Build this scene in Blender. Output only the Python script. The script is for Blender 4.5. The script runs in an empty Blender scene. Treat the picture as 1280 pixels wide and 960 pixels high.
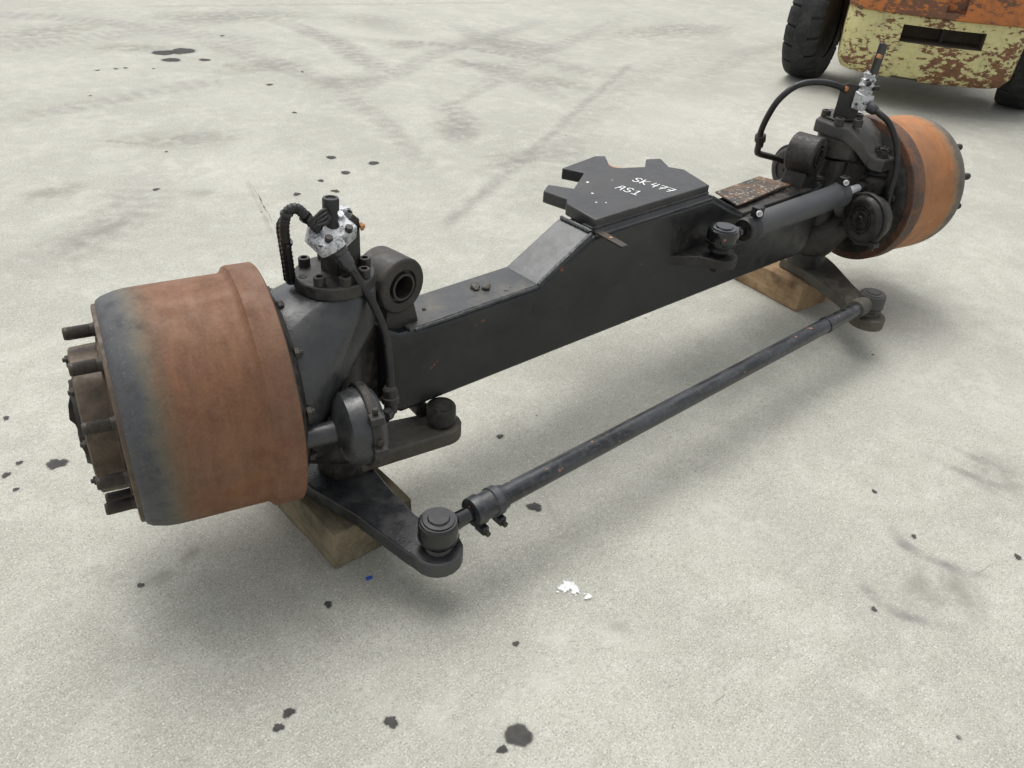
import bpy, bmesh, math, random
import numpy as np
from math import sin, cos, pi, radians
from mathutils import Vector, Matrix

random.seed(7)
scene = bpy.context.scene
COL = scene.collection

# ------------------------------------------------------------------ camera
YAW, PIT, ROL, FPX = 0.8123, 0.5874, 0.0764, 1038.72
CAM = Vector((-1.6509, -1.2813, 1.3291))
fw = Vector((cos(YAW)*cos(PIT), sin(YAW)*cos(PIT), -sin(PIT)))
rt = Vector((sin(YAW), -cos(YAW), 0)); up = rt.cross(fw)
r2 = rt*cos(ROL) + up*sin(ROL); u2 = up*cos(ROL) - rt*sin(ROL)
cd = bpy.data.cameras.new('camera'); cam = bpy.data.objects.new('camera', cd); COL.objects.link(cam)
cam.matrix_world = Matrix(((r2.x, u2.x, -fw.x, CAM.x), (r2.y, u2.y, -fw.y, CAM.y), (r2.z, u2.z, -fw.z, CAM.z), (0, 0, 0, 1)))
cd.sensor_fit = 'HORIZONTAL'; cd.sensor_width = 36; cd.lens = 36*FPX/1280
cd.clip_start = 0.02; cd.clip_end = 400
scene.camera = cam

# ------------------------------------------------------------------ overcast daylight
SUN_AZ, SUN_EL = radians(75), radians(67)       # direction towards the sun, azimuth from +X
w = bpy.data.worlds.new('World'); scene.world = w; w.use_nodes = True
nt = w.node_tree; nt.nodes.clear()
sk = nt.nodes.new('ShaderNodeTexSky'); sk.sky_type = 'NISHITA'; sk.sun_disc = False
sk.sun_elevation = SUN_EL; sk.sun_rotation = pi/2 - SUN_AZ; sk.dust_density = 4; sk.air_density = 1.0
hs = nt.nodes.new('ShaderNodeHueSaturation'); hs.inputs['Saturation'].default_value = 0.16
bg = nt.nodes.new('ShaderNodeBackground'); bg.inputs['Strength'].default_value = 0.15
wo = nt.nodes.new('ShaderNodeOutputWorld')
nt.links.new(sk.outputs[0], hs.inputs['Color']); nt.links.new(hs.outputs[0], bg.inputs['Color']); nt.links.new(bg.outputs[0], wo.inputs['Surface'])
sl = bpy.data.lights.new('sun', 'SUN'); sl.energy = 1.05; sl.angle = radians(50); sl.color = (1, 0.98, 0.94)
sun = bpy.data.objects.new('sun', sl); COL.objects.link(sun)
sdir = Vector((cos(SUN_AZ)*cos(SUN_EL), sin(SUN_AZ)*cos(SUN_EL), sin(SUN_EL)))
sun.rotation_euler = sdir.to_track_quat('Z', 'Y').to_euler(); sun.location = sdir*8
scene.view_settings.view_transform = 'Standard'; scene.view_settings.look = 'None'
scene.view_settings.exposure = 0.36; scene.view_settings.gamma = 1
scene.view_settings.use_curve_mapping = False

# ------------------------------------------------------------------ node helpers
def C4(c): return (c[0], c[1], c[2], 1)
class NT:
    def __init__(s, name):
        s.m = bpy.data.materials.new(name); s.m.use_nodes = True; s.t = s.m.node_tree
        s.b = s.t.nodes['Principled BSDF']; s.tc = s.t.nodes.new('ShaderNodeTexCoord')
    def n(s, ty, **k):
        o = s.t.nodes.new('ShaderNode'+ty)
        for a, v in k.items(): setattr(o, a, v)
        return o
    def l(s, a, b): s.t.links.new(a, b)
    def put(s, sock, v):
        if isinstance(v, bpy.types.NodeSocket): s.l(v, sock)
        else: sock.default_value = C4(v) if isinstance(v, tuple) and len(v) == 3 and sock.type == 'RGBA' else v
    def math(s, op, a, b=None, c=None, clamp=False):
        o = s.n('Math', operation=op, use_clamp=clamp)
        for i, x in enumerate((a, b, c)):
            if x is not None: s.put(o.inputs[i], x)
        return o.outputs[0]
    def coord(s, scale=(1, 1, 1), which='Object', rot=(0, 0, 0)):
        o = s.n('Mapping'); s.l(s.tc.outputs[which], o.inputs[0]); o.inputs['Scale'].default_value = scale; o.inputs['Rotation'].default_value = rot
        return o.outputs[0]
    def noise(s, scale, detail=4, rough=.55, co=None, dist=0):
        o = s.n('TexNoise'); o.inputs['Scale'].default_value = scale; o.inputs['Detail'].default_value = detail
        o.inputs['Roughness'].default_value = rough; o.inputs['Distortion'].default_value = dist
        s.l(co if co else s.tc.outputs['Object'], o.inputs['Vector']); return o.outputs['Fac']
    def ramp(s, f, a, b, lo=0., hi=1., sm=False):
        o = s.n('MapRange', interpolation_type='SMOOTHSTEP' if sm else 'LINEAR'); s.put(o.inputs[0], f)
        for i, x in zip((1, 2, 3, 4), (a, b, lo, hi)): o.inputs[i].default_value = x
        return o.outputs[0]
    def mix(s, f, a, b, mode='MIX'):
        o = s.n('Mix', data_type='RGBA', blend_type=mode); s.put(o.inputs[0], f); s.put(o.inputs[6], a); s.put(o.inputs[7], b); return o.outputs[2]
    def bump(s, h, strength=.3, dist=.002, prev=None):
        o = s.n('Bump'); o.inputs['Strength'].default_value = strength; o.inputs['Distance'].default_value = dist; s.l(h, o.inputs['Height'])
        if prev: s.l(prev, o.inputs['Normal'])
        return o.outputs[0]
    def end(s, col=None, rough=None, metal=None, norm=None, spec=None):
        for k, v in (('Base Color', col), ('Roughness', rough), ('Metallic', metal), ('Normal', norm), ('Specular IOR Level', spec)):
            if v is not None: s.put(s.b.inputs[k], v)
        return s.m

def worn(name, base, alt, r0=.35, r1=.6, sc=9, dirt=(.12, .105, .085), dirtamt=.35, chip=None, chipt=.72, chipsc=26, bumps=.25, metal=0, grain=160, spec=.5, edge=None):
    k = NT(name)
    n1 = k.noise(sc, 6, .6); n2 = k.noise(sc*4.3, 5, .6); n3 = k.noise(grain, 3, .5)
    c = k.mix(k.ramp(n1, .35, .68), base, alt)
    d = k.math('MULTIPLY', k.ramp(k.math('ADD', n1, k.math('MULTIPLY', n2, .8)), .82, 1.15, sm=True), dirtamt)
    c = k.mix(d, c, dirt)
    c = k.mix(k.ramp(n3, .3, .75, 0, .35), c, tuple(x*1.5+.004 for x in base))
    r = k.ramp(k.math('ADD', n2, d), .3, .95, r0, r1)
    if chip:
        ch = k.ramp(k.noise(chipsc, 3, .5), chipt, chipt+.02)
        cs = k.ramp(n1, .5, .56); ch = k.math('MULTIPLY', ch, cs)
        c = k.mix(ch, c, chip); r = k.math('MAXIMUM', r, k.math('MULTIPLY', ch, .85))
    if edge:
        bv = k.n('Bevel', samples=4); bv.inputs['Radius'].default_value = .006; ge = k.n('NewGeometry'); dp = k.n('VectorMath', operation='DOT_PRODUCT')
        k.l(bv.outputs[0], dp.inputs[0]); k.l(ge.outputs['Normal'], dp.inputs[1])
        ew = k.math('MULTIPLY', k.ramp(dp.outputs['Value'], .985, .90), k.ramp(n2, .42, .60)); c = k.mix(k.math('MULTIPLY', ew, .8), c, edge)
    nb = k.bump(k.math('ADD', n2, k.math('MULTIPLY', n3, .5)), bumps, .0016)
    return k.end(c, r, metal, nb, spec)

RUST = (.25, .095, .04)
M = {}
M['paint'] = worn('black_paint', (.0075, .0085, .0095), (.013, .0145, .016), .26, .5, 6, (.05, .047, .041), .45, (.20, .075, .035), .70, 34, .16, 0, 220, .5, (.075, .07, .065))
M['paint_top'] = worn('scuffed_black_paint_sky_tint', (.017, .020, .0225), (.028, .032, .036), .24, .42, 8, (.075, .072, .065), .4, (.2, .08, .04), .74, 34, .28, 0, 240, .7, (.12, .12, .115))  # base painted paler and bluer for the sky sheen on top faces, plus scuffs
M['dusty_top'] = worn('dirty_black_paint', (.022, .024, .025), (.045, .046, .045), .27, .6, 9, (.13, .12, .095), .85, (.03, .025, .02), .66, 50, .6, 0, 150, .6, (.10, .10, .095))
M['plate'] = worn('dark_steel_plate', (.014, .0145, .016), (.025, .026, .028), .34, .55, 9, (.085, .078, .068), .4, (.26, .10, .05), .74, 34, .22, 0, 260, .55, (.09, .085, .078))
M['grime'] = worn('greasy_cast_iron', (.012, .0112, .010), (.025, .023, .020), .34, .68, 13, (.085, .075, .058), .65, (.15, .065, .03), .76, 40, .6, 0, 130)
M['dustcast'] = worn('dust_coated_casting', (.040, .039, .036), (.065, .062, .056), .45, .75, 11, (.11, .10, .083), .7, (.02, .018, .015), .70, 40, .6, 0, 130)
M['knuckle'] = worn('satin_black_casting', (.019, .0205, .0225), (.033, .035, .037), .22, .5, 8, (.075, .07, .062), .42, None, .7, 30, .4, 0, 150, .7)
M['mud'] = worn('oily_dirt_steel', (.055, .05, .04), (.085, .078, .06), .5, .8, 16, (.15, .13, .095), .75, (.05, .03, .02), .72, 45, .7, 0, 120)
M['gloss'] = worn('glossy_black_paint', (.004, .0045, .0055), (.007, .0075, .0085), .07, .18, 14, (.04, .036, .032), .15, (.42, .15, .10), .68, 48, .04, 0, 200, .7)
M['rubber'] = worn('black_hose_rubber', (.006, .006, .0065), (.016, .016, .016), .34, .6, 22, (.05, .046, .04), .45, None, .7, 30, .3)
M['bolt'] = worn('oily_bolt_steel', (.03, .028, .025), (.06, .055, .048), .35, .6, 60, (.10, .085, .06), .4, None, .7, 30, .2, .35)
M['stud'] = worn('brown_stud_steel', (.030, .026, .022), (.055, .047, .037), .4, .65, 40, (.10, .07, .045), .6, RUST, .7, 60, .4, .3)
M['hub'] = worn('greasy_rusted_hub', (.085, .062, .042), (.13, .095, .06), .45, .75, 14, (.055, .045, .035), .7, (.035, .05, .11), .70, 34, .5, .1)
M['silver'] = worn('sprayed_aluminium', (.50, .51, .52), (.66, .67, .68), .3, .55, 40, (.03, .03, .03), .98, (.03, .03, .03), .58, 50, .5, .25)
M['chrome'] = worn('bright_rod', (.66, .67, .68), (.74, .74, .74), .18, .3, 30, (.4, .39, .37), .3, None, .7, 30, .1, .15)
M['rustbolt'] = worn('rusty_orange_bolt', (.42, .17, .06), (.50, .24, .1), .5, .8, 60, (.2, .1, .05), .5, None, .7, 30, .4)
M['cyl'] = worn('matt_grey_cylinder', (.046, .049, .053), (.058, .061, .065), .42, .6, 8, (.09, .085, .08), .4, None, .7, 30, .12, 0, 300)
M['white'] = worn('paint_marker_white', (.72, .72, .70), (.8, .8, .78), .5, .6, 60, (.3, .3, .3), .3, None, .7, 30, .1)
M['blue'] = worn('blue_plastic', (.04, .10, .42), (.06, .14, .5), .3, .5, 60, (.02, .05, .3), .3)
M['inside'] = worn('bore_black', (.012, .011, .010), (.02, .018, .015), .6, .85, 30, (.04, .035, .03), .6)

def mk_tie():
    k = NT('tie_rod_paint')
    co = k.coord((1, 6, 6))
    n = k.noise(7, 5, .6, co); n2 = k.noise(60, 4, .6); n3 = k.noise(24, 4, .6, k.coord((1, 1.8, 1.8)))
    c = k.mix(k.ramp(n, .40, .62), (.008, .010, .013), (.045, .05, .055))
    c = k.mix(k.math('MULTIPLY', k.ramp(n2, .5, .7), .4), c, (.12, .11, .095))
    ch = k.ramp(n3, .665, .68); c = k.mix(ch, c, (.48, .21, .12))
    r = k.math('MAXIMUM', k.ramp(n, .3, .7, .2, .5), k.math('MULTIPLY', ch, .8))
    return k.end(c, r, 0, k.bump(k.math('SUBTRACT', n2, ch), .2, .001), .6)
M['tie'] = mk_tie()

def mk_drum(name, bands, blot):
    # bands: list of (axial position, colour); drum axis is local X, 0 at the king pin
    k = NT(name)
    sep = k.n('SeparateXYZ'); k.l(k.tc.outputs['Object'], sep.inputs[0])
    n0 = k.noise(7, 5, .6); n1 = k.noise(24, 6, .65); n2 = k.noise(170, 4, .6)
    x = k.math('ADD', sep.outputs[0], k.math('MULTIPLY', k.math('SUBTRACT', n0, .5), .03))
    x = k.math('ADD', x, k.math('MULTIPLY', k.math('SUBTRACT', n1, .5), .045)); x = k.math('ADD', x, k.math('MULTIPLY', k.math('SUBTRACT', n2, .5), .02))
    cr = k.noise(12, 5, .6, k.coord((5, 1, 1))); sepd = k.noise(3.2, 3, .5)
    c = bands[0][1]
    for a, b in zip(bands, bands[1:]):
        c = k.mix(k.ramp(x, a[0], b[0]) if a[0] < b[0] else 0., c, b[1])
    rz = k.ramp(x, .345, .37, 1, .12)
    c = k.mix(k.math('MULTIPLY', k.ramp(n1, .42, .72, 0, .6), rz), c, blot)
    c = k.mix(k.math('MULTIPLY', k.ramp(n0, .45, .75, 0, .4), rz), c, (.19, .12, .075))
    c = k.mix(k.math('MULTIPLY', k.ramp(n2, .40, .72, 0, .4), k.ramp(rz, 0, 1, .35, 1)), c, k.mix(.5, c, (.34, .20, .12)))
    n4 = k.noise(330, 3, .6); c = k.mix(k.ramp(n4, .52, .68, 0, .3), c, k.mix(.6, c, (.03, .02, .016)))
    c = k.mix(k.math('MULTIPLY', k.ramp(cr, .46, .66, 0, .35), rz), c, k.mix(.55, c, (.05, .03, .02)))
    c = k.mix(k.math('MULTIPLY', k.ramp(cr, .44, .30, 0, .4), rz), c, (.25, .13, .075))
    c = k.mix(k.ramp(sepd, .5, .7, 0, .22), c, (.075, .055, .042))
    c = k.mix(k.math('MULTIPLY', k.ramp(n1, .55, .72, 0, .5), k.ramp(rz, 1, .2)), c, (.028, .034, .042))
    c = k.mix(k.math('MULTIPLY', k.ramp(n2, .60, .70, 0, .6), k.ramp(rz, 1, .2)), c, (.15, .15, .145))
    nsp = k.noise(75, 2, .5); c = k.mix(k.ramp(nsp, .79, .81), c, (.45, .42, .36))
    b1 = k.bump(n2, .4, .0012); b2 = k.bump(n1, .25, .002, b1)
    return k.end(c, k.ramp(n1, .3, .7, .52, .8), 0, b2, .4)
M['drumL'] = mk_drum('rusted_drum_with_slate_band', [(.16, (.185, .090, .050)), (.22, (.20, .090, .042)), (.325, (.19, .087, .043)), (.347, (.155, .100, .058)), (.365, (.125, .115, .085)), (.386, (.072, .080, .086)), (.50, (.058, .066, .074))], (.115, .048, .028))
M['drumR'] = mk_drum('orange_rust_drum_with_dark_lip', [(.16, (.060, .040, .033)), (.197, (.060, .040, .033)), (.205, (.42, .18, .065)), (.33, (.45, .185, .06)), (.355, (.30, .19, .10)), (.375, (.12, .115, .10)), (.50, (.11, .11, .10))], (.36, .135, .05))

def mk_wood(name, a, b, d):
    k = NT(name)
    co = k.coord((9, 1.2, 9)); n = k.noise(5, 6, .65, co, 1.2); n1 = k.noise(9, 5, .6); n2 = k.noise(46, 4, .6, k.coord((6, 1, 6)))
    c = k.mix(k.ramp(n, .35, .65), a, b)
    c = k.mix(k.ramp(n1, .42, .66, 0, .85), c, d)
    c = k.mix(k.ramp(n2, .62, .7, 0, .7), c, tuple(x*.35 for x in d))
    return k.end(c, .85, 0, k.bump(k.math('ADD', n, n2), .6, .003), .25)
M['wood_old'] = mk_wood('weathered_timber', (.20, .165, .105), (.29, .245, .165), (.055, .05, .032))
M['wood_new'] = mk_wood('tan_timber', (.33, .215, .115), (.44, .31, .18), (.10, .06, .034))

def mk_rustplate():
    k = NT('speckled_rust_plate')
    n0 = k.noise(9, 4, .6); n1 = k.noise(95, 3, .55); n2 = k.noise(190, 3, .6)
    c = k.mix(k.ramp(n0, .40, .62), (.06, .055, .048), (.21, .115, .06))
    c = k.mix(k.ramp(n1, .575, .62, 0, .8), c, (.36, .34, .30))
    c = k.mix(k.ramp(n2, .6, .68, 0, .6), c, (.03, .028, .025))
    return k.end(c, .75, 0, k.bump(n1, .6, .002), .4)
M['rustplate'] = mk_rustplate()

def mk_peel(name, paint, paint2, under, under2, t):
    k = NT(name)
    co = k.coord((1, 1, 2.1)); n = k.noise(20, 9, .66, co, .3); nl = k.noise(3.0, 4, .55); nb = k.noise(30, 6, .65, co)
    z = k.n('SeparateXYZ'); k.l(k.tc.outputs['Object'], z.inputs[0])
    e = k.math('ADD', n, k.math('MULTIPLY', k.math('SUBTRACT', nl, .5), .95))
    f = k.ramp(k.math('ADD', e, k.math('MULTIPLY', k.math('SUBTRACT', nb, .5), .25)), t, t+.02)
    pc = k.mix(k.ramp(n, .3, .6), paint, paint2)
    uc = k.mix(k.ramp(nb, .35, .65), under, under2)
    c = k.mix(f, pc, uc)
    g = k.noise(16, 6, .7, k.coord((1, 1, .5))); c = k.mix(k.ramp(g, .5, .75, 0, .5), c, (.07, .055, .04))
    return k.end(c, k.ramp(f, 0, 1, .5, .8), 0, k.bump(k.math('SUBTRACT', nb, f), .4, .004), .4)
M['yellow'] = mk_peel('peeling_yellow_paint', (.64, .60, .30), (.56, .51, .24), (.25, .12, .06), (.15, .075, .042), .55)
M['orange'] = mk_peel('peeling_orange_paint', (.56, .19, .045), (.44, .15, .05), (.15, .085, .055), (.22, .10, .06), .515)
M['tyre'] = worn('worn_tyre_rubber', (.012, .0125, .0135), (.024, .025, .027), .6, .8, 9, (.09, .085, .075), .5, None, .7, 30, .4, 0, 200, .35)
M['slot'] = worn('dusty_recess', (.11, .085, .06), (.16, .125, .09), .7, .9, 12, (.2, .17, .13), .6)
M['chassis'] = worn('dark_chassis', (.025, .022, .02), (.05, .042, .035), .6, .85, 8, (.09, .06, .04), .5)

# ------------------------------------------------------------------ mesh helpers
WORLD = {}
def basis(d):
    d = Vector(d).normalized(); a = Vector((0, 0, 1)) if abs(d.z) < .9 else Vector((1, 0, 0))
    u = d.cross(a).normalized(); return d, u, d.cross(u).normalized()
class B:
    def __init__(s, tf=None): s.bm = bmesh.new(); s.tf = tf
    def v(s, p):
        p = Vector(p); return s.bm.verts.new(s.tf(p) if s.tf else p)
    def f(s, vs):
        try: return s.bm.faces.new(vs)
        except ValueError: return None
    def lathe(s, prof, o=(0, 0, 0), axis=(0, 0, 1), n=32, close=True):
        o = Vector(o); d, u, w_ = basis(axis); rings = []
        for a, r in prof:
            if r < 1e-6: rings.append([s.v(o+d*a)])
            else: rings.append([s.v(o+d*a+(u*cos(2*pi*i/n)+w_*sin(2*pi*i/n))*r) for i in range(n)])
        for A, Bq in zip(rings, rings[1:]):
            for i in range(n):
                j = (i+1) % n
                if len(A) == 1 and len(Bq) == 1: continue
                if len(A) == 1: s.f((A[0], Bq[i], Bq[j]))
                elif len(Bq) == 1: s.f((A[i], Bq[0], A[j]))
                else: s.f((A[i], Bq[i], Bq[j], A[j]))
        if close:
            for R in (rings[0], rings[-1]):
                if len(R) > 1: s.f(R)
        return s
    def cyl(s, p0, p1, r, r1=None, n=20):
        p0, p1 = Vector(p0), Vector(p1); return s.lathe([(0, r), ((p1-p0).length, r if r1 is None else r1)], p0, p1-p0, n)
    def prism(s, poly, z0, z1):
        a = [s.v((x, y, z0)) for x, y in poly]; b = [s.v((x, y, z1)) for x, y in poly]
        s.f(a[::-1]); s.f(b)
        for i in range(len(a)): j = (i+1) % len(a); s.f((a[i], a[j], b[j], b[i]))
        return s
    def extr(s, pts, vec):
        vec = Vector(vec); a = [s.v(p) for p in pts]; b = [s.v(Vector(p)+vec) for p in pts]
        s.f(a[::-1]); s.f(b)
        for i in range(len(a)): j = (i+1) % len(a); s.f((a[i], a[j], b[j], b[i]))
        return s
    def box(s, c, size, rot=None):
        c = Vector(c); h = Vector(size)/2; vs = []
        for x in (-1, 1):
            for y in (-1, 1):
                for z in (-1, 1):
                    q = Vector((x*h.x, y*h.y, z*h.z)); q = rot @ q if rot else q; vs.append(s.v(c+q))
        for a in ((0, 1, 3, 2), (4, 6, 7, 5), (0, 4, 5, 1), (2, 3, 7, 6), (0, 2, 6, 4), (1, 5, 7, 3)): s.f([vs[i] for i in a])
        return s
    def tube(s, pts, r, n=12, rib=None, per=5):
        P = spline(pts, per); rings = []; pu = None
        for i, p in enumerate(P):
            d = (P[min(i+1, len(P)-1)]-P[max(i-1, 0)]).normalized()
            if pu is None: _, pu, _ = basis(d)
            pu = (pu-d*pu.dot(d)).normalized(); w_ = d.cross(pu)
            rr = r[i*(len(r)-1)//max(1, len(P)-1)] if isinstance(r, (list, tuple)) else r
            if rib: rr *= 1+rib*(1 if i % 2 else -1)
            rings.append([s.v(p+(pu*cos(2*pi*k/n)+w_*sin(2*pi*k/n))*rr) for k in range(n)])
        for A, Bq in zip(rings, rings[1:]):
            for i in range(n): j = (i+1) % n; s.f((A[i], A[j], Bq[j], Bq[i]))
        s.f(rings[0][::-1]); s.f(rings[-1]); return s
    def hull(s, pts):
        tmp = bmesh.new()
        for p in pts: tmp.verts.new(s.tf(Vector(p)) if s.tf else Vector(p))
        bmesh.ops.convex_hull(tmp, input=tmp.verts)
        bmesh.ops.delete(tmp, geom=[v for v in tmp.verts if not v.link_faces], context='VERTS')
        bmesh.ops.dissolve_limit(tmp, angle_limit=radians(2), verts=tmp.verts, edges=tmp.edges)
        me = bpy.data.meshes.new('t'); tmp.to_mesh(me); tmp.free(); s.bm.from_mesh(me); bpy.data.meshes.remove(me); return s
    def mesh(s, name, mat, ang=35):
        bmesh.ops.remove_doubles(s.bm, verts=s.bm.verts, dist=1e-6)
        bmesh.ops.recalc_face_normals(s.bm, faces=s.bm.faces)
        me = bpy.data.meshes.new(name); s.bm.to_mesh(me); s.bm.free(); me.materials.append(mat)
        me.shade_smooth(); me.set_sharp_from_angle(angle=radians(ang)); return me
    def obj(s, name, mat, parent=None, bevel=0, mw=None, ang=35, seg=2, sub=0):
        return link(name, s.mesh(name, mat, ang), parent, mw, bevel, seg, sub)
def spline(pts, per=5):
    P = [Vector(p) for p in pts]
    if len(P) < 3 or per < 2: return P
    out = []
    for i in range(len(P)-1):
        a, b, c, d = P[max(i-1, 0)], P[i], P[i+1], P[min(i+2, len(P)-1)]
        for k in range(per):
            t = k/per; out.append(.5*((2*b)+(c-a)*t+(2*a-5*b+4*c-d)*t*t+(3*b-a-3*c+d)*t**3))
    return out+[P[-1]]
def link(name, me, parent=None, mw=None, bevel=0, seg=2, sub=0):
    o = bpy.data.objects.new(name, me); COL.objects.link(o); mw = mw or Matrix()
    if parent: o.parent = parent; o.matrix_local = WORLD[parent.name].inverted() @ mw
    else: o.matrix_local = mw
    WORLD[o.name] = mw
    if bevel:
        m = o.modifiers.new('bevel', 'BEVEL'); m.width = bevel; m.segments = seg; m.limit_method = 'ANGLE'; m.angle_limit = radians(32); m.harden_normals = False
    if sub:
        m = o.modifiers.new('sub', 'SUBSURF'); m.levels = sub; m.render_levels = sub
    return o
def empty(name, loc, label, cat, group=None):
    o = bpy.data.objects.new(name, None); COL.objects.link(o); o.location = loc; o.empty_display_size = .1
    WORLD[o.name] = Matrix.Translation(loc); o['label'] = label; o['category'] = cat
    if group: o['group'] = group
    return o
def aim(p, d, rollv=None):
    d, u, w_ = basis(d); m = Matrix((u, w_, d)).transposed().to_4x4(); m.translation = Vector(p); return m   # local Z along d
def arcpoly(c, r, a0, a1, n=8): return [(c[0]+r*cos(a0+(a1-a0)*i/n), c[1]+r*sin(a0+(a1-a0)*i/n)) for i in range(n+1)]

# ------------------------------------------------------------------ ground: worn concrete yard
def mk_ground():
    k = NT('worn_concrete')
    p = k.tc.outputs['Object']
    nA = k.noise(.9, 6, .6); nB = k.noise(3.1, 6, .62, None, .4); nC = k.noise(15, 6, .65); nD = k.noise(85, 5, .68); nE = k.noise(270, 3, .6)
    c = k.mix(k.ramp(nA, .36, .64, sm=True), (.375, .373, .322), (.435, .432, .374))
    c = k.mix(k.ramp(nB, .49, .60, 0, .42, True), c, (.51, .506, .442))
    c = k.mix(k.ramp(nB, .455, .36, 0, .42, True), c, (.345, .342, .30))
    c = k.mix(k.ramp(nC, .47, .68, 0, .46), c, (.335, .326, .275))
    c = k.mix(k.ramp(nC, .46, .28, 0, .35), c, (.60, .59, .54))
    c = k.mix(k.ramp(nD, .53, .68, 0, .6), c, (.27, .26, .225))
    c = k.mix(k.ramp(nD, .45, .32, 0, .45), c, (.64, .63, .57))
    c = k.mix(k.ramp(nE, .55, .66, 0, .7), c, (.20, .192, .16)); c = k.mix(k.ramp(nE, .43, .32, 0, .75), c, (.72, .71, .64))
    at = k.n('Attribute', attribute_name='stain'); sp = k.n('SeparateColor'); k.l(at.outputs['Color'], sp.inputs[0])
    smear, light, scuff = sp.outputs[0], sp.outputs[1], sp.outputs[2]
    c = k.mix(k.math('MULTIPLY', smear, k.ramp(nC, .35, .6, .2, .75)), c, (.235, .232, .20))
    c = k.mix(k.math('MULTIPLY', light, k.ramp(nC, .45, .6, .0, .4)), c, (.62, .61, .545))
    c = k.mix(k.math('MULTIPLY', scuff, k.ramp(nC, .3, .6, .3, .95)), c, (.205, .202, .185))
    vo = k.n('TexVoronoi'); vo.inputs['Scale'].default_value = 5.5; k.l(p, vo.inputs['Vector'])
    spk = k.math('MULTIPLY', k.ramp(vo.outputs['Distance'], .035, .02), k.ramp(nB, .50, .56)); c = k.mix(spk, c, (.10, .095, .085))
    r = k.ramp(nB, .3, .7, .74, .92)
    b1 = k.bump(nD, .3, .002); b2 = k.bump(nC, .18, .004, b1); b3 = k.bump(nE, .22, .001, b2)
    return k.end(c, r, 0, b3, .3)
SPOTS = [(0.405, 4.351, 0.0669), (0.523, 4.346, 0.0779), (0.371, 4.155, 0.0512), (0.55, 4.072, 0.0336), (-0.093, 4.091, 0.0127), (0.01, 4.084, 0.0134), (0.064, 4.079, 0.0134), (0.197, 3.994, 0.0089), (0.282, 2.102, 0.022), (0.409, 1.938, 0.0238), (0.232, 1.895, 0.0211), (0.088, 1.864, 0.0135), (0.077, 1.726, 0.0166), (-0.076, 1.777, 0.016), (-0.532, 2.12, 0.0128), (-1.003, -0.683, 0.0227), (-1.043, -0.686, 0.0082), (-1.294, -0.394, 0.0096), (-1.322, -0.409, 0.0085), (-1.163, -0.522, 0.0114), (-1.395, 0.546, 0.02), (-1.462, 0.6, 0.0071), (-1.498, 0.571, 0.0089), (-1.495, 0.505, 0.005), (-1.384, 0.053, 0.0064), (-1.112, -0.222, 0.0082), (-0.579, -0.26, 0.0153), (-0.468, -0.002, 0.0086), (-0.876, -0.531, 0.0046), (0.148, -0.737, 0.0061), (0.073, -0.88, 0.0043), (-0.215, -0.935, 0.0054), (0.629, 3.371, 0.0179), (0.482, 2.812, 0.0125), (0.942, 3.549, 0.0094), (0.941, 4.66, 0.0157), (-0.303, 3.585, 0.0078), (-0.317, 2.541, 0.0069), (0.207, -1.067, 0.0079), (-1.437, 0.804, 0.0075)]
WHITES = [(-0.691, -0.488, 0.0157), (-0.686, -0.503, 0.01), (-0.677, -0.535, 0.0068)]
SMEARS = [(0.414, -0.837, 0.076, 0.087, -1.65), (-0.127, 2.702, 0.305, 0.153, -0.218), (2.718, 3.611, 0.45, 0.287, -1.184), (-0.87, 1.826, 0.224, 0.065, 0.484), (0.782, 3.736, 0.373, 0.183, 0.181), (-1.329, 0.071, 0.049, 0.029, -0.639), (-1.265, 0.08, 0.025, 0.023, -0.644), (-0.667, -0.639, 0.023, 0.019, -0.661), (1.946, 3.949, 0.169, 0.158, -1.15), (-0.085, -0.974, 0.11, 0.106, -0.656), (-0.034, 5.206, 0.543, 0.26, 0.276), (0.979, 3.216, 0.301, 0.146, 0.11), (2.808, 0.733, 0.097, 0.078, -0.519), (1.36, 5.252, 0.737, 0.256, -0.365), (4.319, 3.398, 0.899, 0.291, -0.097), (2.234, 2.587, 0.305, 0.188, -0.802), (2.077, 3.118, 0.361, 0.157, -1.255), (2.174, 4.605, 0.518, 0.282, -1.431), (0.344, 4.524, 0.293, 0.163, -0.418), (-0.841, 2.278, 0.167, 0.073, 0.223), (1.042, 2.199, 0.26, 0.116, -1.863), (0.61, 3.818, 0.095, 0.122, -0.435), (-0.395, 2.005, 0.079, 0.046, -0.56), (1.038, 1.621, 0.278, 0.103, 0.065)]
LIGHTS = [(2.666, 1.474, 0.925, 0.513, 0.13), (-0.278, 2.27, 0.422, 0.331, -0.266), (-0.982, -0.597, 0.313, 0.107, -0.471), (0.808, -0.609, 0.347, 0.286, -0.195), (-0.232, -0.542, 0.199, 0.125, -1.051), (2.714, 4.389, 1.022, 0.51, -0.027), (-0.998, 1.375, 0.27, 0.121, -0.384), (-0.724, -0.637, 0.147, 0.061, -0.669)]
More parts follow.
